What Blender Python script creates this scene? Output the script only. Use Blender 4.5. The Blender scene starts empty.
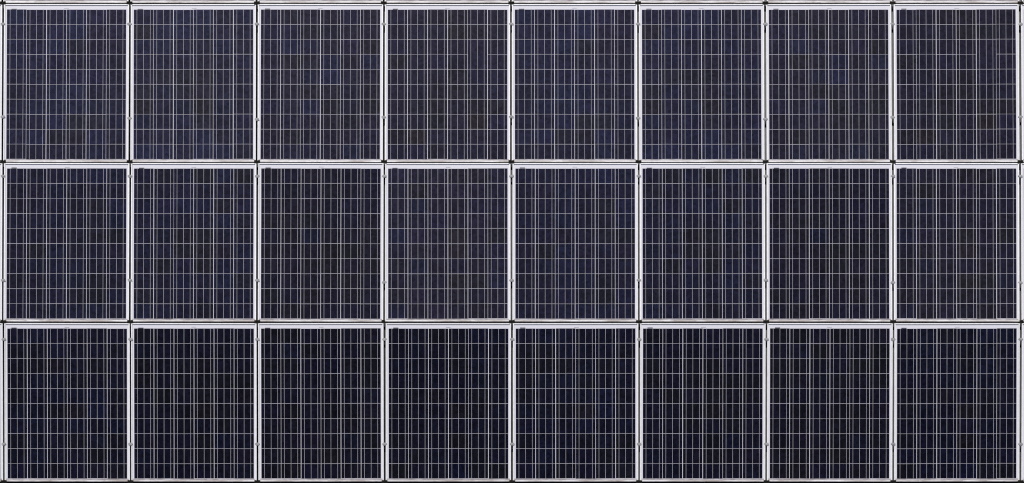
import bpy, bmesh, math, random
from mathutils import Matrix, Vector

scene = bpy.context.scene
COL = scene.collection

# ------------------------------------------------------------------ frame of the array
# Array-local axes: x to the right, y up the slope, z out of the glass.
S = 0.00787                                   # metres per photograph pixel on the glass plane
TILT = math.radians(30)                       # pitch of the roof that carries the array
BASE = Matrix.Translation((0, 0, 3.0)) @ Matrix.Rotation(TILT, 4, 'X')
D = 45.0                                      # distance from which the array is photographed
def L(px, py, z=0.0): k = (D - z) / D * S; return ((px - 512) * k, (241.5 - py) * k)

# ------------------------------------------------------------------ camera
cam = bpy.data.cameras.new('camera'); cam_o = bpy.data.objects.new('camera', cam); COL.objects.link(cam_o)
cam.sensor_width = 36; cam.sensor_fit = 'HORIZONTAL'
cam.lens = 36 * D / (1024 * S)
cam.clip_start = 0.5; cam.clip_end = 500
cam_o.matrix_world = BASE @ Matrix.Translation((0, 0, D))
scene.camera = cam_o

# ------------------------------------------------------------------ sun, sky, exposure
SUN_LOCAL = Vector((-0.06, 0.46, 1.0)).normalized()
sun_dir = (BASE.to_3x3() @ SUN_LOCAL).normalized()
sun = bpy.data.lights.new('sun', 'SUN'); sun.energy = 3.5; sun.angle = math.radians(0.5); sun.color = (1.0, 0.965, 0.92)
sun_o = bpy.data.objects.new('sun', sun); COL.objects.link(sun_o)
sun_o.rotation_euler = sun_dir.to_track_quat('Z', 'Y').to_euler(); sun_o.location = (0, 0, 20)
world = bpy.data.worlds.new('World'); scene.world = world; world.use_nodes = True
wn = world.node_tree.nodes; wl = world.node_tree.links
sky = wn.new('ShaderNodeTexSky'); sky.sky_type = 'NISHITA'; sky.sun_disc = False
sky.sun_elevation = math.asin(sun_dir.z); sky.sun_rotation = math.atan2(sun_dir.x, sun_dir.y)
wl.new(sky.outputs[0], wn['Background'].inputs[0]); wn['Background'].inputs[1].default_value = 0.06
scene.view_settings.view_transform = 'Standard'; scene.view_settings.look = 'None'
scene.view_settings.exposure = 0.0; scene.view_settings.gamma = 1.0; scene.view_settings.use_curve_mapping = False
scene.cycles.pixel_filter_type = 'BLACKMAN_HARRIS'; scene.cycles.filter_width = 1.15
scene.cycles.max_bounces = 6
scene.cycles.use_denoising = False

# ------------------------------------------------------------------ materials
def mat(name, base=(0.5, 0.5, 0.5), rough=0.5, metal=0.0, spec=0.5):
    m = bpy.data.materials.new(name); m.use_nodes = True
    b = m.node_tree.nodes['Principled BSDF']
    b.inputs['Base Color'].default_value = (*base, 1); b.inputs['Roughness'].default_value = rough
    b.inputs['Metallic'].default_value = metal; b.inputs['Specular IOR Level'].default_value = spec
    return m, m.node_tree.nodes, m.node_tree.links, b
def node(nt, kind, **kw):
    n = nt.new(kind)
    for k, v in kw.items(): setattr(n, k, v)
    return n
def noise(n, l, vec, scale, detail=3, rough=0.55):
    t = n.new('ShaderNodeTexNoise'); t.inputs['Scale'].default_value = scale
    t.inputs['Detail'].default_value = detail; t.inputs['Roughness'].default_value = rough
    if vec is not None: l.new(vec, t.inputs['Vector'])
    return t.outputs['Fac']
def ramp(n, l, fac, lo, hi, a=0.0, b=1.0):
    r = n.new('ShaderNodeMapRange'); r.inputs['From Min'].default_value = lo; r.inputs['From Max'].default_value = hi
    r.inputs['To Min'].default_value = a; r.inputs['To Max'].default_value = b; l.new(fac, r.inputs['Value'])
    return r.outputs['Result']
def mixc(n, l, fac, a, b, mode='MIX'):
    x = n.new('ShaderNodeMix'); x.data_type = 'RGBA'; x.blend_type = mode
    for sock, v in ((x.inputs[0], fac), (x.inputs[6], a), (x.inputs[7], b)):
        if hasattr(v, 'links'): l.new(v, sock)
        elif isinstance(v, (int, float)): sock.default_value = v
        else: sock.default_value = (*v, 1)
    return x.outputs[2]

GLASS_ROUGH = 0.285
DUST = (0.30, 0.29, 0.30)
def dust(n, l):
    """thin uneven film of dust with faint run-off streaks, in metres on the array"""
    g = n.new('ShaderNodeNewGeometry')
    mp = n.new('ShaderNodeMapping'); mp.inputs['Scale'].default_value = (9, 0.7, 0.7); l.new(g.outputs['Position'], mp.inputs['Vector'])
    a = noise(n, l, mp.outputs['Vector'], 3.0, 4)
    b = noise(n, l, g.outputs['Position'], 1.3, 4)
    s = n.new('ShaderNodeMath'); s.operation = 'MULTIPLY'; l.new(a, s.inputs[0]); l.new(b, s.inputs[1])
    return ramp(n, l, s.outputs[0], 0.12, 0.40, 0.0, 0.009)

# polycrystalline silicon: colour of the single cell (Object Info) broken up by crystal grains
CELL, n, l, b = mat('silicon_cell', rough=GLASS_ROUGH, spec=0.205)
oi = n.new('ShaderNodeObjectInfo'); g = n.new('ShaderNodeNewGeometry')
v = n.new('ShaderNodeTexVoronoi'); v.inputs['Scale'].default_value = 46; l.new(g.outputs['Position'], v.inputs['Vector'])
sep = n.new('ShaderNodeSeparateColor'); l.new(v.outputs['Color'], sep.inputs[0])
gr = ramp(n, l, sep.outputs[0], 0, 1, 0.45, 1.6)
gc = n.new('ShaderNodeCombineColor')
for i in range(3): l.new(gr, gc.inputs[i])
c = mixc(n, l, 1.0, oi.outputs['Color'], gc.outputs[0], 'MULTIPLY')
c = mixc(n, l, dust(n, l), c, DUST)
# the nitride coat of the silicon gives its reflection the same cast as the cell
tn = mixc(n, l, 1.0, mixc(n, l, 1.0, oi.outputs['Color'], (82, 82, 82), 'MULTIPLY'), (0.33, 0.33, 0.33), 'ADD')
tn = mixc(n, l, 1.0, tn, mixc(n, l, 0.35, (1, 1, 1), gc.outputs[0]), 'MULTIPLY')
l.new(tn, b.inputs['Specular Tint'])
l.new(c, b.inputs['Base Color'])

# white laminate under the glass, seen between the cells and round them; silt gathers at the lower edge
BACK, n, l, b = mat('white_laminate', rough=GLASS_ROUGH, spec=0.16)
tc = n.new('ShaderNodeTexCoord'); sp = n.new('ShaderNodeSeparateXYZ'); l.new(tc.outputs['Object'], sp.inputs[0])
low = ramp(n, l, sp.outputs['Y'], -0.5915, -0.5935, 0.0, 1.0)
g = n.new('ShaderNodeNewGeometry')
silt = ramp(n, l, noise(n, l, g.outputs['Position'], 14, 4), 0.30, 0.62, 0.45, 1.0)
f = n.new('ShaderNodeMath'); f.operation = 'MULTIPLY'; l.new(low, f.inputs[0]); l.new(silt, f.inputs[1])
c = mixc(n, l, f.outputs[0], (0.615, 0.605, 0.66), (0.20, 0.18, 0.19))
l.new(c, b.inputs['Base Color'])

# anodised frame: nearly white, dirtier along the lower rail
FRAME, n, l, b = mat('anodised_frame', rough=0.42, metal=0.0, spec=0.6)
tc = n.new('ShaderNodeTexCoord'); sp = n.new('ShaderNodeSeparateXYZ'); l.new(tc.outputs['Object'], sp.inputs[0])
low = ramp(n, l, sp.outputs['Y'], -0.598, -0.606, 0.0, 1.0)
g = n.new('ShaderNodeNewGeometry')
mp = n.new('ShaderNodeMapping'); mp.inputs['Scale'].default_value = (1, 6, 6); l.new(g.outputs['Position'], mp.inputs['Vector'])
nn = noise(n, l, mp.outputs['Vector'], 5, 5, 0.65)
silt = ramp(n, l, nn, 0.40, 0.60, 0.15, 1.0)
f = n.new('ShaderNodeMath'); f.operation = 'MULTIPLY'; l.new(low, f.inputs[0]); l.new(silt, f.inputs[1])
wear = ramp(n, l, noise(n, l, g.outputs['Position'], 45, 4), 0.35, 0.68, 0.0, 0.6)
c0 = mixc(n, l, wear, (0.81, 0.80, 0.81), (0.60, 0.595, 0.60))
# each frame has weathered a little differently; dark grit sits on the lower rail
oi = n.new('ShaderNodeObjectInfo')
c0 = mixc(n, l, ramp(n, l, oi.outputs['Random'], 0, 1, 0.0, 0.28), c0, (0.52, 0.51, 0.52))
c = mixc(n, l, f.outputs[0], c0, (0.33, 0.285, 0.27))
grit = ramp(n, l, noise(n, l, mp.outputs['Vector'], 26, 3, 0.7), 0.60, 0.68, 0.0, 0.8)
f2 = n.new('ShaderNodeMath'); f2.operation = 'MULTIPLY'; l.new(low, f2.inputs[0]); l.new(grit, f2.inputs[1])
c = mixc(n, l, f2.outputs[0], c, (0.10, 0.085, 0.08))
l.new(c, b.inputs['Base Color'])

RIBBON, n, l, b = mat('tinned_ribbon', (0.46, 0.46, 0.52), GLASS_ROUGH, spec=0.16)
g = n.new('ShaderNodeNewGeometry')
mp = n.new('ShaderNodeMapping'); mp.inputs['Scale'].default_value = (3, 1, 1); l.new(g.outputs['Position'], mp.inputs['Vector'])
l.new(mixc(n, l, ramp(n, l, noise(n, l, mp.outputs['Vector'], 9, 3), 0.3, 0.7), (0.33, 0.33, 0.36), (0.47, 0.47, 0.51)), b.inputs['Base Color'])

def plain(name, a, b_, scale, rough, metal=0.0, spec=0.5):
    m, n, l, b = mat(name, a, rough, metal, spec)
    g = n.new('ShaderNodeNewGeometry')
    l.new(mixc(n, l, ramp(n, l, noise(n, l, g.outputs['Position'], scale, 4), 0.3, 0.7), a, b_), b.inputs['Base Color'])
    return m
TAPE = plain('dark_tape', (0.035, 0.036, 0.05), (0.07, 0.07, 0.09), 60, 0.3)
GREYLAB = plain('grey_solder_tab', (0.30, 0.30, 0.35), (0.42, 0.42, 0.47), 60, 0.3)
STEEL = plain('galvanised_steel', (0.18, 0.183, 0.183), (0.36, 0.363, 0.363), 70, 0.45)
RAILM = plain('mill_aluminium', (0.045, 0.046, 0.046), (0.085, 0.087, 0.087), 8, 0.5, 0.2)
PLASTIC = plain('black_plastic', (0.004, 0.004, 0.0035), (0.010, 0.0095, 0.008), 40, 0.7, 0.0, 0.1)
ROOFM = plain('bitumen_roof', (0.012, 0.012, 0.012), (0.026, 0.025, 0.024), 6, 0.85, 0.0, 0.2)

# ------------------------------------------------------------------ mesh helpers
def new_mesh(name, bm, material):
    me = bpy.data.meshes.new(name); bm.to_mesh(me); bm.free(); me.materials.append(material); return me
def add_box(bm, x0, x1, y0, y1, z0, z1, bevel=0.0):
    m = Matrix.Translation(((x0+x1)/2, (y0+y1)/2, (z0+z1)/2)) @ Matrix.Diagonal((x1-x0, y1-y0, z1-z0, 1))
    r = bmesh.ops.create_cube(bm, size=1.0, matrix=m)
    if bevel:
        es = list({e for vv in r['verts'] for e in vv.link_edges})
        bmesh.ops.bevel(bm, geom=es, offset=bevel, segments=1, affect='EDGES')
    return r
def box_mesh(name, material, *a, **k):
    bm = bmesh.new(); add_box(bm, *a, **k); return new_mesh(name, bm, material)
def link(name, me, parent=None, local=None):
    o = bpy.data.objects.new(name, me); COL.objects.link(o)
    if parent is not None:
        o.parent = parent
        if local is not None: o.matrix_local = local
    return o
def place(o, x, y, z=0.0, rx=0.0, ry=0.0, rz=0.0):
    o.matrix_world = BASE @ Matrix.Translation((x, y, z)) @ Matrix.Rotation(rz, 4, 'Z') @ Matrix.Rotation(ry, 4, 'Y') @ Matrix.Rotation(rx, 4, 'X')
def tag(o, label, cat, group=None):
    o['label'] = label; o['category'] = cat
    if group: o['group'] = group
T = Matrix.Translation

# ------------------------------------------------------------------ the roof behind the array
bm = bmesh.new(); add_box(bm, -7.5, 7.5, -6.0, 6.0, -0.42, -0.32)
roof = link('roof', new_mesh('roof', bm, ROOFM)); roof['kind'] = 'structure'; place(roof, 0, 0)

# ------------------------------------------------------------------ one photovoltaic module
# origin = centre of the cell field
CW, CH = 20.0 * S, 15.04 * S                  # pitch of the cells
GX, GY = 0.0033, 0.0022                       # white joints between them
FX, FY = 3 * CW, 5 * CH                       # half size of the cell field
OX = FX + 2.65 * S                            # outer edge of the frame, sides
OT, OB = FY + 5.35 * S, FY + 2.85 * S         # top and bottom
LS, LT, LB = 1.15 * S, 1.15 * S, 1.65 * S     # widths of the lip: side, top, bottom
LIPZ, BACKZ = 0.0135, -0.038

def frame_mesh():
    bm = bmesh.new()
    def ring(x, t, b_, z): return [bm.verts.new(p) for p in ((-x, -b_, z), (x, -b_, z), (x, t, z), (-x, t, z))]
    e = 0.0012
    r = [ring(OX, OT, OB, BACKZ), ring(OX, OT, OB, LIPZ - e), ring(OX - e, OT - e, OB - e, LIPZ),
         ring(OX - LS + e/2, OT - LT + e/2, OB - LB + e/2, LIPZ), ring(OX - LS, OT - LT, OB - LB, LIPZ - e/2),
         ring(OX - LS, OT - LT, OB - LB, -0.004)]
    for a, c in zip(r, r[1:]):
        for i in range(4): bm.faces.new((a[i], a[(i+1) % 4], c[(i+1) % 4], c[i]))
    bmesh.ops.recalc_face_normals(bm, faces=bm.faces)
    return new_mesh('frame', bm, FRAME)
FRAME_ME = frame_mesh()
BACK_ME = box_mesh('laminate', BACK, -OX + 0.003, OX - 0.003, -OB + 0.003, OT - 0.003, -0.0062, -0.0016)
CELL_ME = box_mesh('solar_cell', CELL, -(CW-GX)/2, (CW-GX)/2, -(CH-GY)/2, (CH-GY)/2, -0.0014, 0.0)
TALL_ME = box_mesh('solar_cell_tall', CELL, -(CW-GX)/2, (CW-GX)/2, -(CH-GY)/2 - GY + 0.0003, (CH-GY)/2, -0.0014, 0.0)
RIB_ME = box_mesh('busbar', RIBBON, -0.00105, 0.00105, -FY - 0.4*S, FY + 0.5*S, 0.0001, 0.0006)
TAPE_ME = box_mesh('dark_tape', TAPE, -2.6*S, 2.6*S, -0.1*S, 0.75*S, -0.0012, 0.0007, bevel=0.0002)
TAB_ME = box_mesh('solder_tab', GREYLAB, -2.3*S, 2.3*S, -0.25*S, 0.3*S, -0.0012, 0.0004)

# whole cell field in one mesh, for the modules of which only an edge of the frame is in view
bm = bmesh.new()
for i in range(6):
    for j in range(10):
        x, y = -FX + (i+.5)*CW, FY - (j+.5)*CH
        add_box(bm, x-(CW-GX)/2, x+(CW-GX)/2, y-(CH-GY)/2, y+(CH-GY)/2, -0.0014, 0.0)
FIELD_ME = new_mesh('solar_cells', bm, CELL)
bm = bmesh.new()
for i in range(6):
    for q in (1/6, .5, 5/6):
        x = -FX + (i+q)*CW
        add_box(bm, x-0.00105, x+0.00105, -FY, FY, 0.0001, 0.0006)
RIBS_ME = new_mesh('busbars', bm, RIBBON)

NAVY, BLUE, BLACK, BROWN, PURPLE = (.0015, .0015, .0062), (.0014, .0019, .0079), (.0018, .0017, .0038), (.0026, .0020, .0037), (.0021, .0017, .0056)
# the mix of tints in each of the modules as the photograph has it (the modules come in four looks per row)
MIX = {(0, 0): ((NAVY, 6), (BLUE, 3), (PURPLE, 2), (BLACK, 1)), (0, 1): ((NAVY, 7), (BLUE, 4), (PURPLE, 1), (BLACK, 1)),
       (0, 2): ((NAVY, 3), (PURPLE, 4), (BLACK, 4), (BLUE, 1)), (0, 3): ((PURPLE, 5), (NAVY, 4), (BLACK, 3)),
       (1, 0): ((NAVY, 6), (BLUE, 2), (PURPLE, 3), (BLACK, 1)), (1, 1): ((NAVY, 6), (BLUE, 2), (BLACK, 2)),
       (1, 2): ((BLACK, 4), (NAVY, 4), (PURPLE, 3)), (1, 3): ((PURPLE, 6), (NAVY, 3), (BLACK, 2), (BLUE, 1)),
       (2, 0): ((NAVY, 6), (BLACK, 3), (BLUE, 1)), (2, 1): ((NAVY, 5), (BLACK, 4), (PURPLE, 2)),
       (2, 2): ((BLACK, 5), (NAVY, 4), (PURPLE, 2)), (2, 3): ((NAVY, 6), (BLACK, 4), (BLUE, 1))}
SPOT = {(0, 0): {(5, 3): BLUE, (6, 3): BLUE, (7, 3): BLUE, (2, 1): BLUE, (0, 1): BLUE},
        (0, 1): {(5, 4): BLACK, (6, 4): BLACK, (6, 1): BLACK, (1, 1): BLACK, (0, 4): BLUE, (1, 4): BLUE},
        (0, 2): {(2, 2): BLUE, (3, 4): BLUE, (9, 2): NAVY, (9, 3): NAVY},
        (0, 3): {(7, 5): BROWN, (1, 4): BROWN, (8, 2): BROWN, (5, 4): BLACK, (3, 1): BLACK, (7, 3): BLACK},
        (1, 0): {(5, 3): BLUE, (6, 3): BLUE, (6, 4): BLUE, (7, 3): BLUE, (7, 4): BLUE, (3, 3): BLUE},
        (1, 1): {(4, 3): BLACK, (5, 3): BLACK, (5, 4): BLACK, (6, 4): BLACK, (4, 4): BLACK, (7, 5): BLUE, (5, 6): BLUE},
        (1, 2): {(5, 4): BLACK, (6, 4): BLACK, (4, 3): BLUE, (8, 1): BLACK, (9, 4): NAVY, (9, 5): NAVY},
        (1, 3): {(4, 4): BROWN, (7, 4): BROWN, (8, 4): BLACK, (4, 1): BLUE, (2, 2): BLUE, (5, 4): BROWN, (7, 5): BLACK},
        (2, 0): {(3, 3): BLUE, (5, 4): BROWN, (5, 5): BLUE, (6, 2): BLUE},
        (2, 1): {(5, 4): BROWN, (4, 4): BLACK, (7, 5): BLUE, (8, 4): BLACK},
        (2, 2): {(9, 2): BROWN, (8, 4): BROWN, (6, 2): BLACK},
        (2, 3): {(4, 3): BROWN, (5, 4): BROWN, (7, 4): BROWN, (3, 5): BLUE, (0, 6): BLUE, (2, 4): BLACK}}

# measured joints: pixel x of the gaps for each row of modules, pixel y of the top of each cell field
GAPS = [[3.0, 129.6, 257.0, 383.8, 511.3, 638.0, 765.3, 892.5, 1020.3],
        [3.2, 130.0, 257.3, 384.3, 511.5, 638.8, 765.8, 892.8, 1020.2],
        [3.9, 130.6, 257.4, 384.6, 512.2, 639.1, 766.4, 893.1, 1020.5]]
CELLTOP = [9.1, 168.3, 328.3]
ROWTILT = [-3.2, -2.1, 2.0]                   # added crown: each row tilted to set how brightly it reflects (degrees)
def _drop(t, up): return math.sin(math.radians(t)) * (OT if up else -OB)
ROWZ = [0.0, 0.0, 0.0]
ROWZ[0] = _drop(ROWTILT[1], True) - _drop(ROWTILT[0], False)
ROWZ[2] = _drop(ROWTILT[1], False) - _drop(ROWTILT[2], True)
TOPZ = ROWZ[0] + _drop(ROWTILT[0], True) - _drop(ROWTILT[0], False)
def surf(py):
    """height of the module plane above the array plane at a pixel row"""
    for r in range(3):
        if py < CELLTOP[r] + 153.5 or r == 2:
            if r == 0 and py < 3.4: return TOPZ + _drop(ROWTILT[0], False)
            return ROWZ[r] + math.tan(math.radians(ROWTILT[r])) * (CELLTOP[r] + 75.2 - py) * S
ORD = ['leftmost', 'second from left', 'third from left', 'fourth from left', 'fifth from left', 'sixth from left', 'second from right', 'rightmost']
ROW = ['top', 'middle', 'bottom']
LOOK = {0: 'dark navy', 1: 'deep blue', 2: 'blackish', 3: 'brown-tinged navy'}

LEAN = {(1, 3): -0.85, (0, 2): 0.2, (0, 3): 0.25, (1, 2): 0.6, (2, 0): 0.2, (2, 3): 0.3, (0, 1): -0.1}   # single modules set askew to lighten or darken their reflection
def build_panel(r, k):
    rnd = random.Random(97 * r + 13 * (k % 4) + 5)
    cx, cy = L((GAPS[r][k] + GAPS[r][k+1]) / 2, CELLTOP[r] + 75.2, ROWZ[r])
    rv = random.Random(1000 + 10*r + k)
    root = bpy.data.objects.new('solar_panel', None); COL.objects.link(root); root.empty_display_size = 0.3
    place(root, cx, cy, ROWZ[r] + rv.uniform(-.0012, .0012), math.radians(ROWTILT[r] + LEAN.get((r, k % 4), 0) + rv.uniform(-.18, .18)),
          math.radians(rv.uniform(-.3, .3)), math.radians(rv.uniform(-.09, .09)))
    odd = (r == 0 and k in (3, 7))
    tag(root, f"{LOOK[k % 4]} solar panel in white frame, {ROW[r]} row, {ORD[k]}" + (', one cell joint missing' if odd else ''),
        'solar panel', 'solar panels in three rows of eight')
    I = Matrix.Identity(4)
    link('frame', FRAME_ME, root, I); link('laminate', BACK_ME, root, I)
    shade = rv.uniform(.9, 1.12)
    tints = [c for c, w in MIX[(r, k % 4)] for _ in range(w)]
    mean = [sum(c[a] for c in tints) / len(tints) for a in range(3)]
    for i in range(6):
        dx, dy = rv.uniform(-.0009, .0009), rv.uniform(-.0013, .0013)        # strings are never laid quite straight
        if k == 7 and r == 0 and i > 3: dy += 0.0008
        for j in range(10):
            tall = odd and i == 4 and j == 2
            o = link('solar_cell', TALL_ME if tall else CELL_ME, root,
                     T((-FX + (i+.5)*CW + dx + rv.uniform(-.0003, .0003), FY - (j+.5)*CH + dy + rv.uniform(-.0003, .0003), 0)))
            sp, c = SPOT[(r, k % 4)].get((j, i+1)), rnd.choice(tints)
            c = tuple(m + (.8 if sp else .6) * (u - m) for u, m in zip(sp or c, mean))     # cells of a module come from one batch
            q = rnd.uniform(0.86, 1.18) * shade
            o.color = tuple(u * q * rnd.uniform(.93, 1.07) for u in c) + (1,)
        for q in (1/6, .5, 5/6):
            link('busbar', RIB_ME, root, T((-FX + (i+q)*CW + dx + rv.uniform(-.0005, .0005), 0, 0)))
    link('dark_tape', TAPE_ME, root, T((-FX + (7.2 + rv.uniform(-.5, .5))*S, FY + rv.uniform(-.05, .2)*S, 0)))
    link('solder_tab', TAB_ME, root, T((rv.uniform(-.4, .9)*S, FY + rv.uniform(.9, 1.4)*S, 0)))
    return root
for r in range(3):
    for k in range(8): build_panel(r, k)

def edge_panel(cx, cy, z, tilt, label):
    root = bpy.data.objects.new('solar_panel', None); COL.objects.link(root); root.empty_display_size = 0.3
    place(root, cx, cy, z, math.radians(tilt))
    tag(root, label, 'solar panel', 'neighbouring panels cut off by the picture edge')
    I = Matrix.Identity(4)
    link('frame', FRAME_ME, root, I); link('laminate', BACK_ME, root, I)
    f = link('solar_cells', FIELD_ME, root, I); f['kind'] = 'stuff'; f.color = (*NAVY, 1)
    q = link('busbars', RIBS_ME, root, I); q['kind'] = 'stuff'
PITCH = 127.15
for r in range(3):
    y = CELLTOP[r] + 75.2
    cx, cy = L(GAPS[r][0] - PITCH/2, y, ROWZ[r]); edge_panel(cx, cy, ROWZ[r], ROWTILT[r], f'white frame edge of a solar panel cut off at the left, beside {ROW[r]} row')
    cx, cy = L(GAPS[r][8] + PITCH/2, y, ROWZ[r]); edge_panel(cx, cy, ROWZ[r], ROWTILT[r], f'white frame edge of a solar panel cut off at the right, beside {ROW[r]} row')
YT = 0.55 - 75.2
for k in range(8):
    cx, cy = L((GAPS[0][k] + GAPS[0][k+1])/2, YT, TOPZ)
    edge_panel(cx, cy, TOPZ, ROWTILT[0], f'dusty lower frame edge of a solar panel at the upper picture edge, {ORD[k]}')
for side, x in (('left', GAPS[0][0] - PITCH/2), ('right', GAPS[0][8] + PITCH/2)):
    cx, cy = L(x, YT, TOPZ); edge_panel(cx, cy, TOPZ, ROWTILT[0], f'corner of a solar panel cut off at the upper {side} picture corner')

# ------------------------------------------------------------------ rails behind the upright gaps
JOINT = ['at the left edge'] + [f'between the {a} and {b_} panel columns' for a, b_ in
         zip(['first', 'second', 'third', 'fourth', 'fifth', 'sixth', 'seventh'], ['second', 'third', 'fourth', 'fifth', 'sixth', 'seventh', 'eighth'])] + ['at the right edge']
def row_y(r): return L(512, CELLTOP[r] + 75.2, ROWZ[r])[1]
BENDS = [(row_y(2) - OB + .004, ROWZ[2] + _drop(ROWTILT[2], False)), (row_y(1) - OB, _drop(ROWTILT[1], False)),
         (row_y(0) - OB, ROWZ[0] + _drop(ROWTILT[0], False)), (row_y(0) + OT + OT + OB, TOPZ + _drop(ROWTILT[0], True))]
def bent(bm, x0, x1, top, bottom):
    """a bar along the slope whose top follows the crowned modules; bottom None = 4 mm thick"""
    rings = []
    for y, z in BENDS:
        zt = z + top; zb = zt - .004 if bottom is None else bottom
        rings.append([bm.verts.new(p) for p in ((x0, y, zb), (x1, y, zb), (x1, y, zt), (x0, y, zt))])
    for a, c in zip(rings, rings[1:]):
        for q in range(4): bm.faces.new((a[q], a[(q+1) % 4], c[(q+1) % 4], c[q]))
    bm.faces.new(rings[0][::-1]); bm.faces.new(rings[-1])
bm = bmesh.new()
bent(bm, -.030, .030, -.0980, None); bent(bm, -.024, -.020, -.1022, -.316); bent(bm, .020, .024, -.1022, -.316)
add_box(bm, -.045, .045, BENDS[0][0], BENDS[-1][0], -.3195, -.3162)
bmesh.ops.recalc_face_normals(bm, faces=bm.faces)
RAIL_ME = new_mesh('mounting_rail', bm, RAILM)
for k in range(9):
    o = link('mounting_rail', RAIL_ME); place(o, L((GAPS[0][k] + GAPS[2][k])/2, 0)[0], 0)
    tag(o, f'grey metal mounting rail seen in the upright gap {JOINT[k]}', 'rail', 'rails behind the panels')

# ------------------------------------------------------------------ clamps with bolt heads in the gaps
def clamp_mesh():
    bm = bmesh.new()
    w, hh = 2.45*S, 1.45*S
    pts = [(-w, hh*.2), (-w*.55, hh), (w*.55, hh), (w, hh*.2), (w*.45, -hh), (-w*.45, -hh)]
    lo = [bm.verts.new((x, y, LIPZ + .0012)) for x, y in pts]; hi = [bm.verts.new((x*.9, y*.88, LIPZ + .010)) for x, y in pts]
    bm.faces.new(hi); bm.faces.new(lo[::-1])
    for i in range(6): bm.faces.new((lo[i], lo[(i+1) % 6], hi[(i+1) % 6], hi[i]))
    bmesh.ops.create_cone(bm, cap_ends=True, segments=6, radius1=.0075, radius2=.0066, depth=.007, matrix=T((0, .001, LIPZ + .0135)))
    bmesh.ops.create_cone(bm, cap_ends=True, segments=8, radius1=.0042, radius2=.0042, depth=.110, matrix=T((0, .001, LIPZ - .053)))
    bmesh.ops.recalc_face_normals(bm, faces=bm.faces)
    return new_mesh('panel_clamp', bm, STEEL)
CLAMP_ME = clamp_mesh()
UP = [[24.1]*9, [176.2]*9, [339.3]*9]
LOW = [[116.9, 118.4, 119.4, 117.3, 116.9, 118.2, 119.2, 117.3, 117.0], [280.3, 280.2, 280.3, 282.3, 280.4, 280.2, 280.2, 282.6, 282.6], [444.0]*9]
for r in range(3):
    for half, rows in (('upper', UP), ('lower', LOW)):
        for k in range(9):
            rv = random.Random(7*k + r)
            x, y = L(GAPS[r][k], rows[r][k], surf(rows[r][k]))
            o = link('panel_clamp', CLAMP_ME); place(o, x, y, surf(rows[r][k]) + 0.0015, 0, 0, rv.uniform(-.1, .1))
            tag(o, f'small grey {half} clamp bolt, {ROW[r]} row, {JOINT[k]}', 'clamp', 'clamp bolts in the upright gaps')

# ------------------------------------------------------------------ black clips where four corners meet
def clip_mesh():
    bm = bmesh.new()
    z0, z1 = LIPZ + .0015, LIPZ + .007
    add_box(bm, -2.95*S, -0.9*S, -1.55*S, 1.4*S, z0, z1, bevel=.0012)
    add_box(bm, 0.9*S, 2.95*S, -1.5*S, 1.4*S, z0, z1, bevel=.0012)
    add_box(bm, -1.1*S, 1.1*S, -1.7*S, 1.05*S, z0 + .0004, z1 - .0012, bevel=.0012)
    add_box(bm, -0.5*S, 0.5*S, -1.2*S, 0.6*S, -0.043, z0 + .001)
    return new_mesh('corner_clip', bm, PLASTIC)
CLIP_ME = clip_mesh()
CLIPY = [2.8, 161.5, 321.4, 481.4]
WHERE = ['at the upper picture edge', 'between top and middle rows', 'between middle and bottom rows', 'at the lower edge']
for r in range(4):
    for k in range(9):
        rr = min(r, 2); x = GAPS[rr][k] if r in (0, 3) else (GAPS[r-1][k] + GAPS[r][k])/2
        o = link('corner_clip', CLIP_ME); px, py = L(x, CLIPY[r], surf(CLIPY[r])); place(o, px, py, surf(CLIPY[r]) + 0.002, 0, 0, random.Random(r*9+k).uniform(-.06, .06))
        tag(o, f'black corner clip {JOINT[k]}, {WHERE[r]}', 'clip', 'black clips at the panel corners')
